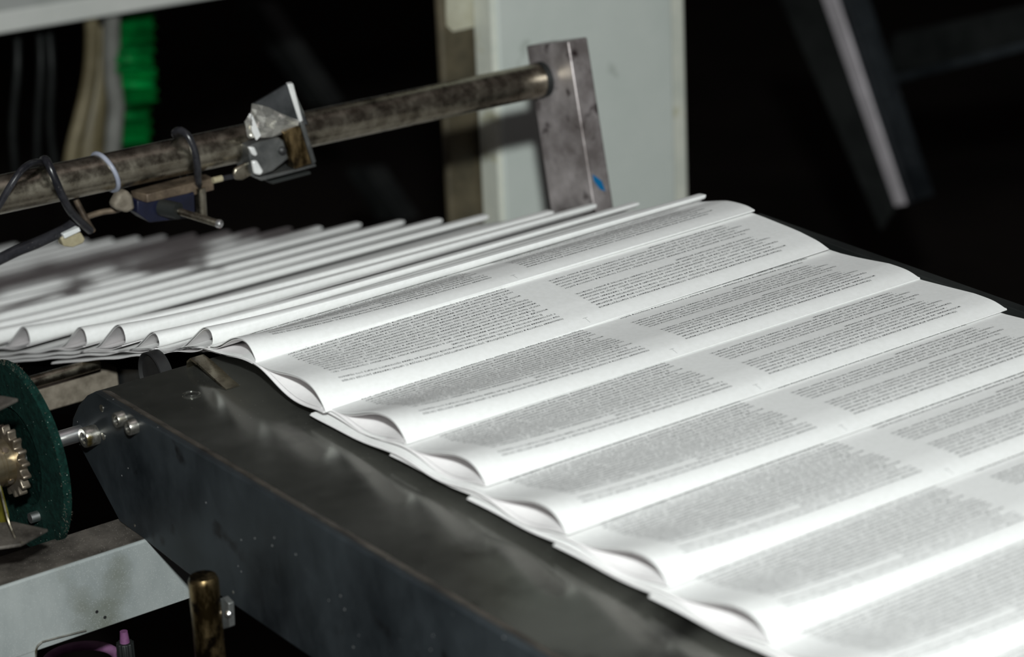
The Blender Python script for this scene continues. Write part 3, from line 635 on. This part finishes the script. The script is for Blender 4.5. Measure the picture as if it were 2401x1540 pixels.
# crumpled foil skirt
def crumple(px_poly_top, px_poly_bot, X, nu, nv, amp, seed, name, m, th=0.0006):
    r = random.Random(seed); top = px_poly_top; bot = px_poly_bot; vs = []
    def lerp(pl, t):
        k = t*(len(pl)-1); i = min(int(k), len(pl)-2); f = k-i; return (pl[i][0]*(1-f)+pl[i+1][0]*f, pl[i][1]*(1-f)+pl[i+1][1]*f)
    for j in range(nv):
        for i in range(nu):
            a = lerp(top, i/(nu-1)); b = lerp(bot, i/(nu-1)); t_ = j/(nv-1)
            vs.append(onX(a[0]*(1-t_)+b[0]*t_, a[1]*(1-t_)+b[1]*t_, X+r.uniform(-amp, amp)+0.004*math.sin(t_*math.pi)))
    fs = []
    for j in range(nv-1):
        for i in range(nu-1):
            q = j*nu+i
            fs += [(q, q+1, q+nu+1), (q, q+nu+1, q+nu)] if (i+j) % 2 else [(q, q+1, q+nu), (q+1, q+nu+1, q+nu)]
    mb = MB().add(vs, fs); o = obj(name, mb, m, rc); md = o.modifiers.new('thickness', 'SOLIDIFY'); md.thickness = th; return o
crumple([(590, 243), (625, 250), (660, 268), (700, 284)], [(583, 318), (605, 322), (640, 320), (700, 300)], XC+0.004, 9, 7, 0.0022, 4, 'foil_wrap', 'foil')
crumple([(588, 262), (598, 270), (606, 290), (612, 318)], [(574, 285), (577, 300), (580, 318), (584, 325)], XC+0.001, 5, 5, 0.0018, 9, 'foil_wrap', 'foil')
obj('foil_fold', MB().prism([onX(a, b, XC+0.009) for a, b in [(585, 268), (591, 266), (613, 318), (602, 330), (592, 308)]], (-0.002, 0, 0)), 'painted_glint', rc, bevel=0.0005)
obj('clamp_block', MB().prism([onX(a, b, XC+0.005) for a, b in [(583, 343), (600, 335), (655, 322), (666, 330), (678, 372), (640, 402), (610, 412), (592, 410), (586, 385)]], (-0.022, 0, 0)), 'clamp', rc, bevel=0.0012)
obj('clear_edge', MB().prism([onX(a, b, XC+0.009) for a, b in [(584, 345), (598, 345), (606, 362), (600, 368), (592, 362)]], (-0.004, 0, 0)), 'painted_glint', rc, bevel=0.0012)
obj('clear_edge', MB().prism([onX(a, b, XC+0.009) for a, b in [(592, 378), (604, 376), (620, 402), (612, 412), (598, 408)]], (-0.004, 0, 0)), 'painted_glint', rc, bevel=0.0015)
obj('brass_block', MB().prism([onX(a, b, XC+0.008) for a, b in [(664, 312), (700, 294), (706, 300), (732, 384), (692, 397)]], (-0.012, 0, 0)), 'brass', rc, bevel=0.0008)
pp = onX(665, 355, XC+0.007)
obj('clamp_screw', MB().lathe(pp-Vector((0.002, 0, 0)), (1, -0.3, 0), [(0, .0032), (.002, .0030), (.003, .0014)], 20), 'black', rc, smooth=True)
obj('bottom_plate', MB().prism([onX(a, b, XC+0.003) for a, b in [(608, 416), (740, 384), (742, 390), (614, 424)]], (-0.018, 0, 0)), 'clamp', rc, bevel=0.0004)
obj('bottom_shim', MB().prism([onX(a, b, XC-0.002) for a, b in [(632, 426), (728, 402), (730, 408), (640, 432)]], (-0.010, 0, 0)), 'dark_machine', rc, bevel=0.0004)
obj('lug', MB().prism([onX(a, b, XC) for a, b in [(548, 408), (552, 396), (584, 378), (590, 384), (592, 410), (570, 422), (554, 422)]], (-0.003, 0, 0)), 'steel', rc, bevel=0.001)

# ------------------------------------------------------------------ cabinet and things behind the post
XCB = -0.62
yl_, ym_, yr_ = onX(1166, 300, XCB).y, onX(1577, 300, XCB).y, onX(1613, 300, XCB).y
cab_ = thing('white_cabinet', 'pale grey green machine cabinet behind the steel post', 'cabinet', (XCB, (yl_+yr_)/2, -1.0))
obj('cabinet_body', MB().box((XCB-0.032, yl_, -1.0), (XCB, yr_, 0.60)), 'cabinet_edge', cab_, bevel=0.004, seg=3)
obj('cabinet_door', MB().box((XCB-0.001, yl_+0.004, -0.98), (XCB+0.003, ym_, 0.58)), 'cabinet', cab_, bevel=0.002, seg=3)
XPL = XCB-0.034
ya, yb = onX(1046, 300, XPL).y, onX(1135, 300, XPL).y
tag(obj('brown_pillar', MB().box((XPL-0.010, ya, -1.0), (XPL, yb, 0.60)), 'pillar', bevel=0.003), 'dark brown stained upright left of the white cabinet', 'upright')
tb = [onX(a, b, XPL+0.0002) for a, b in [(1043, -30), (1128, -30), (1130, 40), (1112, 62), (1060, 74), (1046, 60)]]
tag(obj('tape_patch', MB().prism(tb, (0.0012, 0, 0)), 'tape'), 'torn yellowed tape patch stuck on the brown upright at top', 'tape')

# machine hood, top left
Xh = -1.2
h0 = onX(0, 80, Xh); h1 = onX(480, 0, Xh); h2 = onX(0, 28, Xh)
d = (h1-h0).normalized()
hd = thing('machine_hood', 'pale grey machine hood edge crossing the top left corner', 'hood', h0+Vector((-0.2, 0, 0.1)))
a0 = h0-d*0.5; a1 = h0+d*0.9; up = h2-h0; up.y = 0; up.x = 0
obj('hood_lip', MB().prism([a0, a1, a1+up, a0+up], (-0.02, 0, 0)), 'white_machine', hd, bevel=0.002)
obj('hood_top', MB().prism([a0+up+Vector((-0.001, 0, 0)), a1+up+Vector((-0.001, 0, 0)), a1+up+Vector((-0.25, 0, 0.16)), a0+up+Vector((-0.25, 0, 0.16))], (-0.02, 0, -0.01)), 'grey_machine', hd)

# green sheeting, hose and tube behind the rod
Xg = -1.25
for i, (poly, mm) in enumerate([([(276, 122), (352, 118), (362, 160), (366, 200), (352, 238), (300, 240), (285, 210)], 'green'), ([(278, 40), (362, 40), (360, 116), (284, 118)], 'green'), ([(272, 262), (350, 240), (345, 345), (268, 345)], 'green')]):
    pass
g = thing('green_curtain', 'translucent green plastic strips hanging behind the cross rod', 'curtain', onX(315, 340, Xg))
rg = random.Random(5)
def wavy(x0, x1, y0, y1, X, nseg, amp, seed):
    r = random.Random(seed); vs = []; nu = 9; ph = r.uniform(0, 6)
    for j in range(nseg+1):
        yy = y0+(y1-y0)*j/nseg; sh = 4*math.sin(j*0.8+ph)
        for i in range(nu):
            u = i/(nu-1); vs.append(onX(x0+(x1-x0)*u+sh, yy-6*u, X+amp*math.sin(j*1.1+ph)+0.010*math.sin(u*math.pi)))
    fs = [(j*nu+i, j*nu+i+1, (j+1)*nu+i+1, (j+1)*nu+i) for j in range(nseg) for i in range(nu-1)]
    return MB().add(vs, fs)
for (x0_, x1_, y0_, y1_, X_, n_, a_, s_) in [(282, 356, 36, 122, Xg-0.05, 6, 0.012, 1), (276, 355, 118, 170, Xg+0.02, 4, 0.012, 2), (288, 362, 165, 245, Xg, 6, 0.018, 3), (270, 348, 238, 345, Xg-0.02, 8, 0.012, 4)]:
    o = obj('curtain_strip', wavy(x0_, x1_, y0_, y1_, X_, n_*4, a_, s_), 'green', g, smooth=True); md = o.modifiers.new('thickness', 'SOLIDIFY'); md.thickness = 0.004
tag(obj('yellow_hose', MB().tube(smooth_path([onX(a, b, Xg+0.03) for a, b in [(212, 20), (216, 80), (212, 160), (200, 230), (185, 290), (170, 350), (160, 420)]]), 0.0075, 16), 'hose', smooth=True), 'dull yellow brown hose hanging left of the green strips', 'hose')
tag(obj('grey_tube', MB().tube(smooth_path([onX(a, b, Xg+0.02) for a, b in [(262, 20), (262, 100), (264, 180), (272, 250), (268, 300), (262, 400)]]), 0.0095, 16), 'grey_tube', smooth=True), 'grey plastic tube hanging between hose and green strips', 'tube')
tag(obj('hanging_sleeve', MB().tube(smooth_path([onX(a, b, Xg-0.02) for a, b in [(235, 60), (232, 160), (222, 240), (210, 310), (205, 400)]]), [0.008]*8+[0.009+0.0004*k for k in range(33)], 16), 'hose', smooth=True), 'wide limp dull sleeve hanging behind the yellow hose', 'sleeve')

for i, (a_, b_, c_) in enumerate([(92, 88, 0), (112, 118, 20), (40, 30, 10)]):
    tag(obj('hanging_cable', MB().tube(smooth_path([onX(a_, 40, -1.3), onX((a_+b_)/2+6, 160, -1.28), onX(b_, 300, -1.3), onX(b_+c_, 440, -1.32)]), 0.004, 12), 'dark_machine', smooth=True), ['dim cable hanging left of the yellow hose, middle of three', 'dim cable hanging nearest the yellow hose in the dark', 'dim cable hanging in the dark nearest the left edge'][i], 'cable', 'dim cables in the dark')
# braces in the dark
def brace(polypx, Y, th, m, name, label, cat='brace', bev=0.002):
    return tag(obj(name, MB().prism([onY(a, b, Y) for a, b in polypx], (0, th, 0)), m, bevel=bev), label, cat)
brace([(548, 10), (605, 10), (770, 250), (722, 250)], 1.15, 0.03, 'dark_machine', 'diagonal_brace', 'dim diagonal brace in the dark behind the reflector clamp')
brace([(805, 395), (860, 395), (945, 520), (885, 520)], 1.15, 0.03, 'dark_machine', 'diagonal_brace', 'dim short diagonal brace showing below the cross rod')
Yb = 1.35
ib = thing('steel_stanchion', 'leaning steel channel with one bright edge on the dark right side', 'stanchion', onY(2110, 480, Yb))
def ext_(p, q, k): return (p[0]+(p[0]-q[0])*k, p[1]+(p[1]-q[1])*k)
obj('bright_flange', MB().prism([onY(a, b, Yb) for a, b in [ext_((1928, 0), (2098, 482), .1), ext_((1962, 0), (2122, 480), .1), (2122, 480), (2098, 484)]], (0, 0.004, 0)), 'bright_steel', ib, bevel=0.001)
obj('web', MB().prism([onY(a, b, Yb+0.004) for a, b in [ext_((1830, 0), (2060, 540), .1), ext_((1932, 0), (2100, 482), .1), (2100, 484), (2065, 540)]], (0, 0.004, 0)), 'dark_machine', ib)
obj('back_flange', MB().prism([onY(a, b, Yb+0.006) for a, b in [ext_((1962, 0), (2122, 480), .1), ext_((1992, 0), (2148, 470), .1), (2148, 470), (2122, 482)]], (0, 0.03, 0)), 'plate_side', ib)
brace([(2068, 182), (2420, 94), (2420, 114), (2072, 204)], 1.5, 0.03, 'plate_side', 'cross_rail', 'thin dull grey rail running off the right edge behind the stanchion', 'rail')
brace([(2095, 80), (2420, 10), (2420, 100), (2068, 178)], 1.54, 0.02, 'dark_machine', 'dark_panel', 'almost black panel above the grey rail at the right edge', 'panel')
